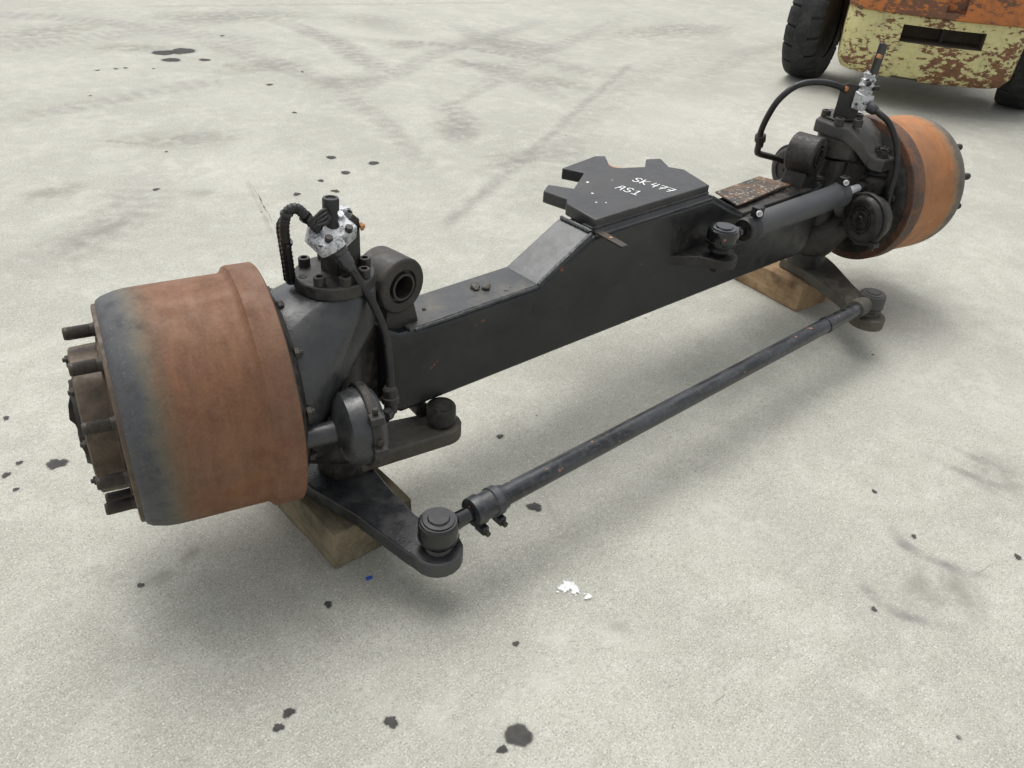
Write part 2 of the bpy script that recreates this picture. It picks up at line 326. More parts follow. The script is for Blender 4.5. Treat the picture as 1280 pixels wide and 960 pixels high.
JOINTS = [(3.104, 2.754, 0.233, 1.166, 0.05, 0.55), (2.759, 3.176, 1.161, 2.465, 0.06, 0.4), (-0.175, 2.035, -0.363, 1.414, 0.012, 0.4), (-0.521, 2.856, -0.355, 2.707, 0.02, 0.7), (0.874, 1.757, 1.083, 1.731, 0.02, 0.5), (1.184, 1.589, 1.422, 1.535, 0.015, 0.7), (3.892, 4.96, 0.854, 5.847, 0.05, 0.4), (0.315, -0.035, 0.429, 0.006, 0.01, 0.4), (-0.509, -0.189, -0.579, -0.348, 0.008, 0.4), (0.495, -0.771, 0.502, -0.911, 0.022, 0.75), (0.398, -0.772, 0.428, -0.936, 0.022, 0.8), (0.39, -0.848, 0.391, -0.927, 0.018, 0.9), (-0.287, -0.759, -0.178, -0.751, 0.012, 0.4)]
ARCS = [(-2.12, 4.525, 3.667, 0.14, -0.128, 0.302, 0.6), (0.866, 2.792, 1.695, 0.1, 0.474, 0.668, 0.6), (-3.33, 2.68, 5.348, 0.12, 0.023, 0.137, 0.4), (6.064, -5.345, 8.408, 0.16, 2.052, 0.3, 0.25), (0.729, 2.517, 0.514, 0.12, -0.476, 0.859, 0.6), (-1.688, 2.982, 1.414, 0.18, -0.842, 0.459, 0.35), (0.143, -0.905, 0.163, 0.016, 3.131, 1.024, 0.8), (-0.044, -0.954, 0.163, 0.016, -3.086, 0.772, 0.85), (-0.422, 8.347, 3.485, 0.2, -1.429, 0.502, 0.3), (4.644, 0.09, 2.541, 0.15, 1.793, 0.548, 0.3), (-5.001, 3.419, 5.865, 0.1, 0.076, 0.197, 0.4), (6.14, -5.139, 9.661, 0.12, 1.996, 0.218, 0.45), (5.371, 3.436, 2.777, 0.13, 3.13, 0.467, 0.45), (-1.549, 3.629, 2.658, 0.2, 0.698, 0.598, 0.4), (-6.875, 4.154, 7.818, 0.09, -0.145, 0.211, 0.35), (0.386, 0.52, 3.024, 0.12, 1.744, 0.265, 0.35), (12.595, -18.254, 23.656, 0.12, 1.99, 0.089, 0.4), (9.089, -10.065, 13.119, 0.08, 2.113, 0.084, 0.2)]
CRACKS = [(-0.497, 2.842, -0.359, 2.696, 0.008), (-0.134, 2.595, -0.081, 2.538, 0.006), (-0.184, 2.017, -0.346, 1.491, 0.003), (1.176, 1.581, 1.435, 1.542, 0.008), (0.884, 1.751, 1.067, 1.713, 0.006), (-0.678, -0.86, -0.634, -0.868, 0.002), (-0.719, -0.783, -0.691, -0.794, 0.0015), (-1.481, -0.361, -1.465, -0.37, 0.0015), (-1.315, -0.473, -1.303, -0.502, 0.0012), (0.036, -1.023, 0.172, -1.05, 0.0015), (-0.199, 1.885, -0.295, 1.642, 0.003)]

def axis_pts(lo, hi, st, ext, far):
    a = list(np.arange(lo, hi, st))+list(np.arange(hi, far, .03)); hi = a[-1]; q = st; x = lo; left = []
    while x > -ext: q *= 1.5; x -= q; left.append(x)
    q = .03; x = hi; right = []
    while x < ext: q *= 1.5; x += q; right.append(x)
    return np.array(left[::-1]+a+right)
def build_ground():
    xs, ys = axis_pts(-1.7, .9, .010, 70, 6.6), axis_pts(-1.3, .5, .010, 70, 7.5)
    X, Y = np.meshgrid(xs, ys, indexing='ij'); nx, ny = X.shape
    rng = np.random.RandomState(3)
    wx = wy = 0     # wobble of the stain outlines
    for f in (1.7, 4.3, 9.1, 17.):
        a = rng.rand(8)*6.28
        wx = wx+np.sin(X*f+a[0]+np.sin(Y*f*1.3+a[1]))*np.cos(Y*f*.9+a[2])*.10/f; wy = wy+np.sin(Y*f*1.1+a[3]+np.sin(X*f*1.2+a[4]))*np.cos(X*f+a[5])*.10/f
    U, V = X+wx, Y+wy
    ss = lambda e0, e1, x: (lambda t: t*t*(3-2*t))(np.clip((x-e0)/(e1-e0), 0, 1))
    def ell(x, y, rx, ry, an):
        dx, dy = U-x, V-y; return np.hypot((dx*cos(an)+dy*sin(an))/rx, (dy*cos(an)-dx*sin(an))/ry)
    sm = 1-ss(.2, 1.25, np.min([ell(*a) for a in SMEARS], axis=0)); li = 1-ss(.3, 1.2, np.min([ell(*a) for a in LIGHTS], axis=0))
    sc = np.zeros_like(X)
    for x, y, R, wd, mid, half, dn in ARCS:
        rr = np.hypot(U-x, V-y); dn = min(.9, dn*1.35); an = (np.arctan2(V-y, U-x)-mid+pi) % (2*pi)-pi
        e = (1-ss(wd*.35, wd, abs(rr-R)))*(1-ss(half*.4, half, abs(an)))*(.72+.28*np.sin(an*R*70))*dn; sc = np.maximum(sc, e)
    for a, b_, c_, d_, wd, dn in JOINTS:
        L = math.hypot(c_-a, d_-b_); ux, uy = (c_-a)/L, (d_-b_)/L; dx, dy = X+wx*.15-a, Y+wy*.15-b_; t = dx*ux+dy*uy; q = abs(dy*ux-dx*uy)
        sc = np.maximum(sc, dn*(1-ss(wd*.2, wd, q))*ss(-.05, .1, t)*(1-ss(L-.1, L+.05, t)))
    me = bpy.data.meshes.new('ground'); n = nx*ny
    co = np.zeros((n, 3), 'f'); co[:, 0] = X.ravel(); co[:, 1] = Y.ravel()
    I = np.arange(n).reshape(nx, ny); F = np.stack([I[:-1, :-1], I[1:, :-1], I[1:, 1:], I[:-1, 1:]], -1).reshape(-1, 4)
    me.vertices.add(n); me.vertices.foreach_set('co', co.ravel()); me.loops.add(F.size); me.loops.foreach_set('vertex_index', F.ravel().astype('i'))
    me.polygons.add(len(F)); me.polygons.foreach_set('loop_start', np.arange(0, F.size, 4, dtype='i')); me.update(calc_edges=True)
    at = me.attributes.new('stain', 'FLOAT_COLOR', 'POINT'); colr = np.zeros((n, 4), 'f'); colr[:, 0] = sm.ravel(); colr[:, 1] = li.ravel(); colr[:, 2] = sc.ravel(); colr[:, 3] = 1
    at.data.foreach_set('color', colr.ravel()); me.materials.append(mk_ground()); me.shade_smooth()
    return link('ground', me)
ground = build_ground(); ground['kind'] = 'structure'
M['oil'] = worn('oil_soaked_concrete', (.050, .050, .048), (.075, .073, .069), .75, .9, 30, (.12, .115, .10), .4, None, .7, 30, .3, 0, 300, .15)
M['splat'] = worn('dried_white_paint', (.80, .80, .79), (.85, .85, .84), .5, .7, 40, (.6, .6, .58), .3)
def soft(m):      # stain sheet: coverage attribute fades out towards its ragged rim
    tr = m.node_tree; at = tr.nodes.new('ShaderNodeAttribute'); at.attribute_name = 'cover'; nz = tr.nodes.new('ShaderNodeTexNoise'); nz.inputs['Scale'].default_value = 160; nz.inputs['Detail'].default_value = 4
    tc = tr.nodes.new('ShaderNodeTexCoord'); tr.links.new(tc.outputs['Object'], nz.inputs['Vector'])
    ad = tr.nodes.new('ShaderNodeMath'); ad.operation = 'MULTIPLY_ADD'; tr.links.new(nz.outputs['Fac'], ad.inputs[0]); ad.inputs[1].default_value = 1.0; ad.inputs[2].default_value = -.5
    a2 = tr.nodes.new('ShaderNodeMath'); a2.operation = 'MULTIPLY_ADD'; tr.links.new(at.outputs['Fac'], a2.inputs[0]); a2.inputs[1].default_value = 1.55; tr.links.new(ad.outputs[0], a2.inputs[2]); a2.use_clamp = True
    m3 = tr.nodes.new('ShaderNodeMath'); m3.operation = 'MULTIPLY'; tr.links.new(a2.outputs[0], m3.inputs[0]); tr.links.new(at.outputs['Fac'], m3.inputs[1]); m3.use_clamp = True
    tr.links.new(m3.outputs[0], tr.nodes['Principled BSDF'].inputs['Alpha'])
soft(M['oil']); soft(M['splat'])
def blot(x, y, r, name, mat, z, spiky=.16, n=40):
    ph = [random.random()*6.28 for _ in range(6)]; b = B(); rings = []; cov = []
    for k_, cv in ((.0, .92), (.62, .90), (.92, .78), (1.12, .22), (1.5, 0)):
        R_ = []
        for i in range(n if k_ else 1):
            t = 2*pi*i/n; q = 1+spiky*(sin(2*t+ph[0])*.8+sin(3*t+ph[1])*.6+sin(5*t+ph[2])*.4+sin(9*t+ph[3])*.35+sin(14*t+ph[4])*.22)
            R_.append(b.v((x+r*k_*q*cos(t), y+r*k_*q*sin(t), z))); cov.append(cv)
        rings.append(R_)
    for i in range(n): b.f((rings[0][0], rings[1][i], rings[1][(i+1) % n]))
    for A, Q in zip(rings[1:], rings[2:]):
        for i in range(n): b.f((A[i], Q[i], Q[(i+1) % n], A[(i+1) % n]))
    o = b.obj(name, M[mat], ground); at = o.data.attributes.new('cover', 'FLOAT', 'POINT'); at.data.foreach_set('value', cov); return o
for i, (x, y, r) in enumerate(SPOTS): blot(x, y, max(r, .006), 'oil_stain', 'oil', .0006+.00005*i, .09 if r > .02 else .2)
def crack(x0, y0, x1, y1, wd, z=.0004):
    n = 26; b = B(); L = []; Rr = []; d = Vector((x1-x0, y1-y0, 0)); nn = Vector((-d.y, d.x, 0)).normalized(); o = 0
    for i in range(n+1):
        f = i/n; o += random.gauss(0, d.length*.006); p = Vector((x0, y0, z))+d*f+nn*o; h = wd*(.15+random.random())*sin(pi*min(1, f*1.05+.02))
        L.append(b.v(p+nn*h)); Rr.append(b.v(p-nn*h))
    for i in range(n): b.f((L[i], L[i+1], Rr[i+1], Rr[i]))
    return b.obj('crack', M['crack'], ground)
M['crack'] = worn('dirt_filled_crack', (.24, .235, .20), (.32, .31, .265), .8, .95, 40, (.3, .29, .25), .6, None, .7, 30, .3)
for q in CRACKS: crack(*q)
for i, (x, y, r) in enumerate(WHITES):
    blot(x, y, r, 'paint_splash', 'splat', .003+.0002*i, .3, 60)
for i in range(9): blot(-.688+random.gauss(0, .018), -.505+random.gauss(0, .022), random.uniform(.001, .0028), 'paint_splash', 'splat', .0036, .3, 10)

# ------------------------------------------------------------------ the axle
K, DL, ZC = .9265, .2385, .385
axle = empty('steer_axle', (0, 0, 0), 'long black truck steering axle with rusty brake drums lying on two timber blocks', 'axle')

# ---- beam
by0, by1 = -.0375, .088
prof = [(-.835, .262), (-.80, .240), (-.3, .232), (.3, .221), (.80, .212), (.835, .235), (.835, .455), (.80, .438), (.72, .432), (.405, .432), (.232, .521), (-.234, .521), (-.405, .432), (-.72, .432), (-.80, .44), (-.835, .462)]
b = B(); b.extr([(x, by0, z) for x, z in prof], (0, by1-by0, 0))
beam = b.obj('beam', M['paint'], axle, .009, seg=3)
for s in (-1, 1):   # forged ends that hold the king pins
    b = B(); pts = []
    for z in (.268, .455):
        pts += [(s*K+.045*cos(a*pi/10), .045*sin(a*pi/10)+.02, z) for a in range(20)]
        pts += [(s*.822, by0+.045, z), (s*.822, by1-.012, z)]
    b.hull(pts); b.obj('beam_end', M['grime'], beam, .006)
# cover strips on the beam top
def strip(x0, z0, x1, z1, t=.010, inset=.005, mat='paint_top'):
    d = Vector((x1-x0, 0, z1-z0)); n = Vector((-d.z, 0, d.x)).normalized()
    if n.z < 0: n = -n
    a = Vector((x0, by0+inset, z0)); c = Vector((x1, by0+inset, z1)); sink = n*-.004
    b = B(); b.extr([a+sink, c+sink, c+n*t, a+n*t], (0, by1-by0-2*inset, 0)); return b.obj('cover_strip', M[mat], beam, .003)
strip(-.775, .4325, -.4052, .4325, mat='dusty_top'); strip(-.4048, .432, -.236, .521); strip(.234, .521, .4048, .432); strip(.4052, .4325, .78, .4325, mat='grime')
def weld(pts, r=.005, parent=None, mat='paint_top'):
    P = spline(pts, 22); Q = [p+Vector((random.uniform(-1, 1), random.uniform(-1, 1), random.uniform(-1, 1)))*r*.08 for p in P]
    rr = [r*random.uniform(.9, 1.08) for _ in Q]
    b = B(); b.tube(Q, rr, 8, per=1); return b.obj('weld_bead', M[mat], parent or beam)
weld([(-.224, -.020, .5375), (0, -.020, .5375), (.226, -.020, .5375)], .0035, mat='plate')
weld([(-.228, -.034, .5225), (0, -.034, .5225), (.230, -.034, .5225)], .0035, mat='plate')
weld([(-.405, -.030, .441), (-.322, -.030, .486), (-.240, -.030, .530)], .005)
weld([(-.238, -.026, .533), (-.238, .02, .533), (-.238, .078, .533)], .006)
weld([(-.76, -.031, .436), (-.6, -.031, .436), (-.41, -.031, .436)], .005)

# ---- notched top plate with writing
poly = [(-.219, -.020), (.229, -.019), (.27, .103), (.247, .14), (.284, .203), (.24, .221), (.189, .176), (.139, .200), (.118, .206), (.104, .222), (.106, .243), (.122, .262), (.154, .303), (.126, .319), (-.032, .293), (-.002, .235), (-.114, .163), (-.153, .220), (-.196, .192), (-.182, .118), (-.204, .098)]
top = B().prism(poly, .5250, .5575).obj('mounting_plate', M['plate'], axle, .0035)
b = B(); b.prism([(-.16, by1-.002), (.19, by1-.002), (.15, .165), (-.08, .165)], .40, .526); b.obj('gusset', M['paint'], axle, .004)
b = B(); b.prism(arcpoly((.1395, .2325), .031, radians(150), radians(250), 8)+arcpoly((.1395, .2325), .0375, radians(250), radians(150), 8), .536, .5565); b.obj('torch_cut_edge', M['rustbolt'], top)
b = B(); b.extr([(-.222, -.0185, .5365), (-.222, -.0345, .5215), (-.222, .02, .5205), (-.222, .02, .5350)], (.450, 0, 0)); b.obj('fillet_strip', M['plate'], beam, .002)
# flat tab with a hole
b = B(); px = Vector((-.212, -.030, .5245))
dv = Vector((-.010, -.094, 0)); wv = Vector((.0115, -.001, 0)); hole = []
b.extr([px-wv, px+dv-wv*.9, px+dv+wv*.9, px+wv], (0, 0, .006)); tab = b.obj('tab_strip', M['stud'], axle, .0012)
B().lathe([(0, .0045), (.0007, .0045)], px+dv*.45+Vector((0, 0, .006)), n=14).obj('tab_hole', M['rustbolt'], tab)
# paint-marker writing
O1 = Vector((.063, .120, .5576)); R1 = Vector((.021, -.108, 0)).normalized(); U1 = Vector((.985, .19, 0)).normalized()
GL = {'S': [[(.9, .85), (.5, 1), (.1, .8), (.25, .55), (.7, .45), (.85, .2), (.5, 0), (.05, .15)]], 'K': [[(.1, 1), (.12, 0)], [(.85, .95), (.15, .45), (.9, 0)]],
      '4': [[(.25, 1), (.05, .45), (.85, .5)], [(.75, 1), (.65, 0)]], '7': [[(.05, .95), (.95, .95), (.45, 0)], [(.2, .5), (.9, .52)]],
      'A': [[(.05, 0), (.3, .95), (.75, .9), (.9, 0)], [(.15, .45), (.85, .45)]], '1': [[(.15, .75), (.5, 1), (.5, 0)], [(.1, 0), (.9, .02)]]}
def write(txt, o, h, adv, wd):
    b = B(); x = 0
    for ch in txt:
        if ch == ' ': x += adv*.3; continue
        for st in GL[ch]:
            P = [o+R1*(x+p[0]*h*.60)+U1*(p[1]*h+random.uniform(-.001, .001)) for p in st]
            if ch in 'S': P = spline(P, 4)
            for a, c in zip(P, P[1:]):
                d = (c-a).normalized(); n = Vector((-d.y, d.x, 0))*wd*random.uniform(.8, 1.2); a2 = a-d*wd*.7; c2 = c+d*wd*.7
                b.extr([a2-n, c2-n, c2+n, a2+n], (0, 0, .0006+random.random()*.0003))
        x += adv
    return b
write('SK 477', O1, .034, .0235, .0016).obj('marker_writing', M['white'], top)
write('AS1', Vector((-.020, .104, .5576)), .033, .0245, .0016).obj('marker_writing', M['white'], top)
for x, y, r in ((-.098, .11, .004), (-.135, .06, .003), (-.115, .045, .0025), (-.05, .175, .0045), (.02, .15, .002)):
    B().lathe([(0, r), (.0006, r*.9)], (x, y, .5575), n=7).obj('paint_fleck', M['white'], top)

# ---- suspension eyes on the beam ends
for s in (-1, 1):
    ex, ez = (-.780 if s < 0 else .792), .537
    b = B(); d = Vector((-.14, 1, 0)).normalized()
    b.lathe([(0, .036), (0, .0555), (.004, .0605), (.085, .0605), (.089, .056), (.089, .036), (0, .036)], (ex, -.018, ez), d, 40, False)
    eye = b.obj('suspension_eye', M['grime'], axle, .002)
    b = B(); b.lathe([(.006, .0275), (.008, .0295), (.008, .0385), (.086, .0385), (.086, .0295), (.006, .0275)], (ex, -.018, ez), d, 32, False); b.obj('rubber_bush', M['rubber'], eye)
    b = B(); b.lathe([(-.002, .0245), (-.002, .0295), (.093, .0295), (.093, .0245), (-.002, .0245)], (ex, -.018, ez), d, 28, False); b.obj('steel_sleeve', M['bolt'], eye)
    b = B(); b.lathe([(.05, .0248), (.05, 0)], (ex, -.018, ez), d, 24, False); b.obj('bore_disc', M['inside'], eye)  # near-black disc closing the bore about halfway in
    b = B(); b.hull([(ex-.045, -.012, .432), (ex+.045, -.012, .432), (ex-.045, .07, .432), (ex+.045, .07, .432), (ex-.034, -.008, .49), (ex+.034, -.008, .49), (ex-.034, .064, .49), (ex+.034, .064, .49)]); b.obj('eye_pedestal', M['grime'], eye, .004)

# ---- dirt clods left on the beam
for x, y, r in ((-.545, .035, .012), (-.525, .02, .010), (-.535, .048, .008), (-.51, .03, .007), (-.735, .05, .006), (-.70, .02, .005)):
    b = B(); bmesh.ops.create_icosphere(b.bm, subdivisions=2, radius=r)
    for v_ in b.bm.verts: v_.co *= random.uniform(.7, 1.2); v_.co.z *= .65
    bmesh.ops.translate(b.bm, verts=b.bm.verts, vec=(x, y, .4425+r*.35)); b.obj('dirt_clod', M['mud'], beam, ang=60)

# ---- rusty shim plates near the far end
b = B(); b.prism([(.470, .100), (.445, .004), (.735, .022), (.715, .104)], .4431, .449); b.obj('rusty_shim_plate', M['rustplate'], axle, .0015)
b = B(); b.prism([(.445, .102), (.412, -.006), (.700, .016), (.690, .112)], .4512, .4565); b.obj('rusty_shim_plate', M['rustplate'], axle, .0015)

# ---------------- generic fasteners (shared meshes)
def me_cap_bolt():
    b = B(); b.lathe([(0, .0115), (.016, .0115), (.0175, .0102), (.0175, .0066), (.008, .0062), (.008, 0)], n=18); return b.mesh('cap_bolt', M['bolt'])
def me_hex(r, h, mat, nm='hex_bolt'):
    b = B(); b.lathe([(0, r), (h*.85, r), (h, r*.86)], n=6); b.lathe([(h, r*.5), (h*1.5, r*.48), (h*1.55, r*.4)], n=12); return b.mesh(nm, M[mat], 20)
def me_stud(L):
    b = B(); n = int((L-.015)/.0011)
    b.lathe([(0, .0132), (.004, .0132), (.006, .0118)]+[(.010+i*.0011, .0118-(.0006 if i % 2 else 0)) for i in range(n)]+[(L-.003, .0114), (L, .0100)], n=16); return b.mesh('wheel_stud', M['stud'], 50)
CAPB, STUD, STUDR, HEX8, HEX12, HEXO = me_cap_bolt(), me_stud(.054), me_stud(.070), me_hex(.0085, .008, 'stud'), me_hex(.011, .010, 'bolt'), me_hex(.0085, .006, 'rustbolt')

def frame(side):
    o = Vector((side*cos(DL), -side*sin(DL), 0)); fr = Vector((-sin(DL), -cos(DL), 0)); c = Vector((side*K, 0, 0))
    return lambda p: c+o*p[0]+fr*p[1]+Vector((0, 0, p[2])), o, fr      # p = (outboard, towards the tie rod, up)

def ball_joint(name, c, zb, zt, r, mat, parent, lid='gloss'):
    h = zt-zb
    b = B(); b.lathe([(0, r*.72), (h*.12, r*.78), (h*.18, r*.95), (h*.30, r), (h*.72, r), (h*.84, r*.98), (h*.90, r*.9), (h*.90, r*.80), (h*.94, r*.78), (h*.94, r*.55), (h, r*.5), (h, 0)], (c[0], c[1], zb), n=36)
    o = b.obj(name, M[mat], parent)
    b = B(); b.tube([(c[0]+r*.985*cos(t*pi/10), c[1]+r*.985*sin(t*pi/10), zb+h*.30) for t in range(21)], r*.05, 6, per=1); b.obj('rubber_boot', M['rubber'], o)
    return o

def build_end(side):
    L, o, fr = frame(side); left = side < 0
    drum_mat = M['drumL'] if left else M['drumR']
    gm = 'knuckle' if left else 'grime'
    # ---- knuckle: upper and lower bosses flowing into the flange behind the drum
    b = B(L)
    pts = []; fr_ = 1. if left else .70
    for z, r in ((.583, .070), (.574, .077), (.505, .077)) if left else ((.590, .064), (.58, .070), (.525, .068)): pts += [(r*cos(a*pi/16), r*sin(a*pi/16), z) for a in range(32)]
    for s_, rr in ((.095 if left else .108, .168*fr_), (.132, .172*fr_)):
        pts += [(s_, rr*cos(a), ZC+rr*sin(a)) for a in [radians(-12+204*i/20 if left else 58+64*i/20) for i in range(21)]]
    pts += [(.05, y*fr_, .545) for y in (-.085, .085)] + [(.03, y*fr_, .43) for y in (-.09, .098)] if left else []
    b.hull(pts); kn = b.obj('steering_knuckle', M[gm], axle, .010, seg=3, ang=28)
    b = B(L); pts = []
    for z, r in ((.268, .070), (.195, .074), (.186, .070)): pts += [(r*cos(a*pi/12), r*sin(a*pi/12), z) for a in range(24)]
    for s_, rr in ((.10, .165*fr_), (.132, .168*fr_)):
        pts += [(s_, rr*cos(a), ZC+rr*sin(a)) for a in [radians(180+10+160*i/16) for i in range(17)]]
    b.hull(pts); b.obj('lower_boss', M['grime'], kn, .008)
    b = B(L); b.lathe([(.112, .05), (.114, .175), (.121, .19), (.132, .214), (.142, .214), (.142, .05)], (0, 0, ZC), (1, 0, 0), 48); bp = b.obj('backing_plate', M['grime'], kn)
    for i in range(10):
        a = 2*pi*i/10+.2; p = L((.117, .178*cos(a), ZC+.178*sin(a))); link('flange_bolt', HEX12, kn, aim(p, -o))
    b = B(L); b.cyl((0, 0, .262), (0, 0, .51), .046, n=24); b.obj('king_pin', M['bolt'], kn)
    # ---- cap on the king pin
    if left:
        b = B(L); b.lathe([(.583, .0776), (.600, .0776), (.604, .0765), (.606, .074), (.606, 0)], n=56); cap = b.obj('king_pin_cap', M['grime'], kn)
        zt = .606; angs = [radians(-11+45*i) for i in range(8)]
        for i, a in enumerate(angs):
            p = Vector((-K+.062*cos(a), .062*sin(a), zt))
            if i == 4: B().lathe([(0, .008), (.0008, .008)], p, n=14).obj('bolt_hole', M['inside'], kn)
            else: link('cap_bolt', CAPB, kn, aim(p, (0, 0, 1)))
    # ---- tie rod arm and inboard arm under the knuckle
    E0 = L.__call__(Vector((0, 0, 0)))
    tip = Vector((-.918, -.3303, 0)) if left else Vector((.7636, -.3303, 0))
    d = tip-E0; nn = (-.077 if True else 0)
    # outline in local (s, n)
    ox, fx = d.dot(o), d.dot(fr)
    wp_ = [(-1.033, .03), (-1.030, -.03), (-.999, -.159), (-.988, -.24), (-.980, -.30)]+[(-.922+.052*cos(a), -.333+.052*sin(a)) for a in [radians(175+195*i/10) for i in range(11)]]+[(-.897, -.27), (-.902, -.224), (-.896, -.12), (-.885, -.033), (-.86, .05), (-.95, .07)]
    Ll, lo_, lf_ = frame(-1); c_ = Vector((-K, 0, 0)); kn_ = fx/.319
    pol = [((Vector((x, y, 0))-c_).dot(lo_), (Vector((x, y, 0))-c_).dot(lf_)*(kn_ if y < -.03 else 1)) for x, y in wp_]
    b = B(L); b.prism(pol, .1, .136); arm = b.obj('tie_rod_arm', M['knuckle'] if left else M['mud'], axle, .004)
    b = B(L); b.cyl((ox, fx, .1355), (ox, fx, .148), .033, .028, 28); b.obj('arm_boss', M['gloss'] if left else M['mud'], arm)
    if left:
        tw = Vector((-.700, -.052, 0))-E0; q = (tw.dot(o), tw.dot(fr)); dd = Vector((q[0], q[1], 0)).normalized(); aa = math.atan2(dd.y, dd.x)
        pol = [(.06*cos(aa+pi/2+t), .06*sin(aa+pi/2+t)) for t in [pi*i/8 for i in range(9)]]+[(q[0]+.046*cos(aa-pi/2+t), q[1]+.046*sin(aa-pi/2+t)) for t in [pi*i/10 for i in range(11)]]
        b = B(L); b.prism(pol, .142, .180); la = b.obj('drag_link_arm', M['mud'], axle, .005)
        ball_joint('ball_joint', (-.703, -.052), .172, .236, .0345, 'grime', la)
        B(L).cyl((q[0], q[1], .120), (q[0], q[1], .143), .017, n=6).obj('joint_nut', M['bolt'], la)
        b = B(); b.lathe([(0, .019), (.05, .019)], (-.73, -.02, .205), (.1, 1, 0), 16); b.obj('link_stub', M['grime'], la)
    b = B(L); b.cyl((0, 0, .1355), (0, 0, .188), .062, n=32); b.obj('boss_spacer', M['grime'], kn)
    # ---- brake drum on its own axis (local X = outboard)
    mw = Matrix((o, Vector((0, 0, 1)).cross(o), Vector((0, 0, 1)))).transposed().to_4x4(); mw.translation = L((0, 0, ZC))
    b = B(); b.lathe([(.137, .208), (.1365, .2365), (.139, .2395), (.184, .2395), (.188, .2385), (.194, .2300), (.201, .2270), (.33, .2262), (.366, .2255), (.385, .223), (.408, .2165), (.4165, .211), (.4195, .203), (.4195, .165), (.40, .160), (.40, .205), (.20, .207), (.137, .208)], axis=(1, 0, 0), n=96, close=False)
    drum = b.obj('brake_drum', drum_mat, axle, mw=mw, ang=40)
    b = B(); b.lathe([(.415, .206), (.4245, .205), (.426, .203), (.426, .13)], axis=(1, 0, 0), n=72, close=False); b.obj('drum_face', M['hub'], drum, mw=mw)
    b = B(); b.lathe([(.37, .152), (.430, .152), (.432, .1370), (.452, .1365), (.476, .1355), (.4785, .132), (.4785, .088), (.474, .085), (.474, 0)], axis=(1, 0, 0), n=64); hub = b.obj('wheel_hub', M['hub'], drum, mw=mw)
    for i in range(10):
        a = 2*pi*i/10+(radians(65) if left else .25)
        link('wheel_stud', STUD if left else STUDR, drum, mw @ aim((.424, .1675*cos(a), .1675*sin(a)), (1, 0, 0)))
    for i in range(8):
        a = 2*pi*i/8+.25; link('hub_bolt', HEX8, drum, mw @ aim((.477, .119*cos(a), .119*sin(a)), (1, 0, 0)))
    b = B(); b.lathe([(.4765, .082), (.488, .076), (.489, .06), (.478, .05), (.478, .0)], axis=(1, 0, 0), n=26)
    for v_ in b.bm.verts: v_.co += Vector((random.uniform(-.002, .004), random.uniform(-.003, .003), random.uniform(-.003, .003)))
    b.obj('torn_grease_cap', M['inside'], drum, mw=mw)
    if left:
        b = B(); yv = mw.to_3x3().inverted() @ fr
        b.extr([(.478, -.01, .065), (.486, -.012, .072), (.493, -.015, .045), (.499, -.012, .030), (.503, -.01, .002), (.496, -.012, -.012), (.493, -.012, -.035), (.480, -.01, -.050)], (0, -.004, 0)); b.obj('torn_flap', M['inside'], drum, mw=mw)
    # ---- brake chambers
    def chamber(s_, n_, z_, ax, mat):
        c = Vector((s_, n_, z_))
        b = B(L); b.lathe([(-.150, .021), (-.058, .022), (-.054, .034), (-.049, .055), (-.038, .0695), (-.018, .0755), (.004, .0765), (.010, .0765), (.016, .0735), (.024, .067), (.028, .060), (.028, .046), (.024, .044), (.024, .030), (.029, .028), (.029, .014), (.034, .012), (.034, .006), (.031, .005), (.031, 0)], c, ax, 44)
        o_ = b.obj('brake_chamber', M[mat], axle)
        b = B(L); b.lathe([(-.006, .0765), (-.006, .0825), (-.002, .085), (.008, .085), (.012, .0825), (.012, .0765)], c, ax, 44, False); b.obj('clamp_band', M['grime'], o_, .001)
        return o_, c
    ch, c = chamber(.012, .178, .366, (-1, 0, 0), 'knuckle' if left else 'grime')
    axv = Vector((-1, 0, 0))
    for a in ((1.2, 1.9) if left else (.4, 3.6)):      # clamp lugs and bolts
        q = c+Vector((.0, .089*cos(a-1.2), .089*sin(a-1.2)))
        b = B(L); b.box(q+Vector((-.003, 0, 0)), (.026, .022, .016)); b.obj('clamp_lug', M['grime'], ch, .002)
        b = B(L); b.cyl(q+Vector((-.003, -.004, -.022)), q+Vector((-.003, -.004, .022)), .0055, n=6); b.obj('clamp_bolt', M['bolt'], ch)
    if not left:
        b = B(L); b.lathe([(.0235, .040), (.027, .040), (.027, .035), (.0235, .035)], c, axv, 30, False); b.obj('face_ring', M['grime'], ch)
    rc, c2 = chamber(.02, -.185, .405, (-1, 0, 0), 'grime')
    return L, o, fr, kn, ch, c, rc, c2

LL, Lo, Lf, Lkn, Lch, Lc, Lrc, Lc2 = build_end(-1)
RL, Ro, Rf, Rkn, Rch, Rc, Rrc, Rc2 = build_end(1)

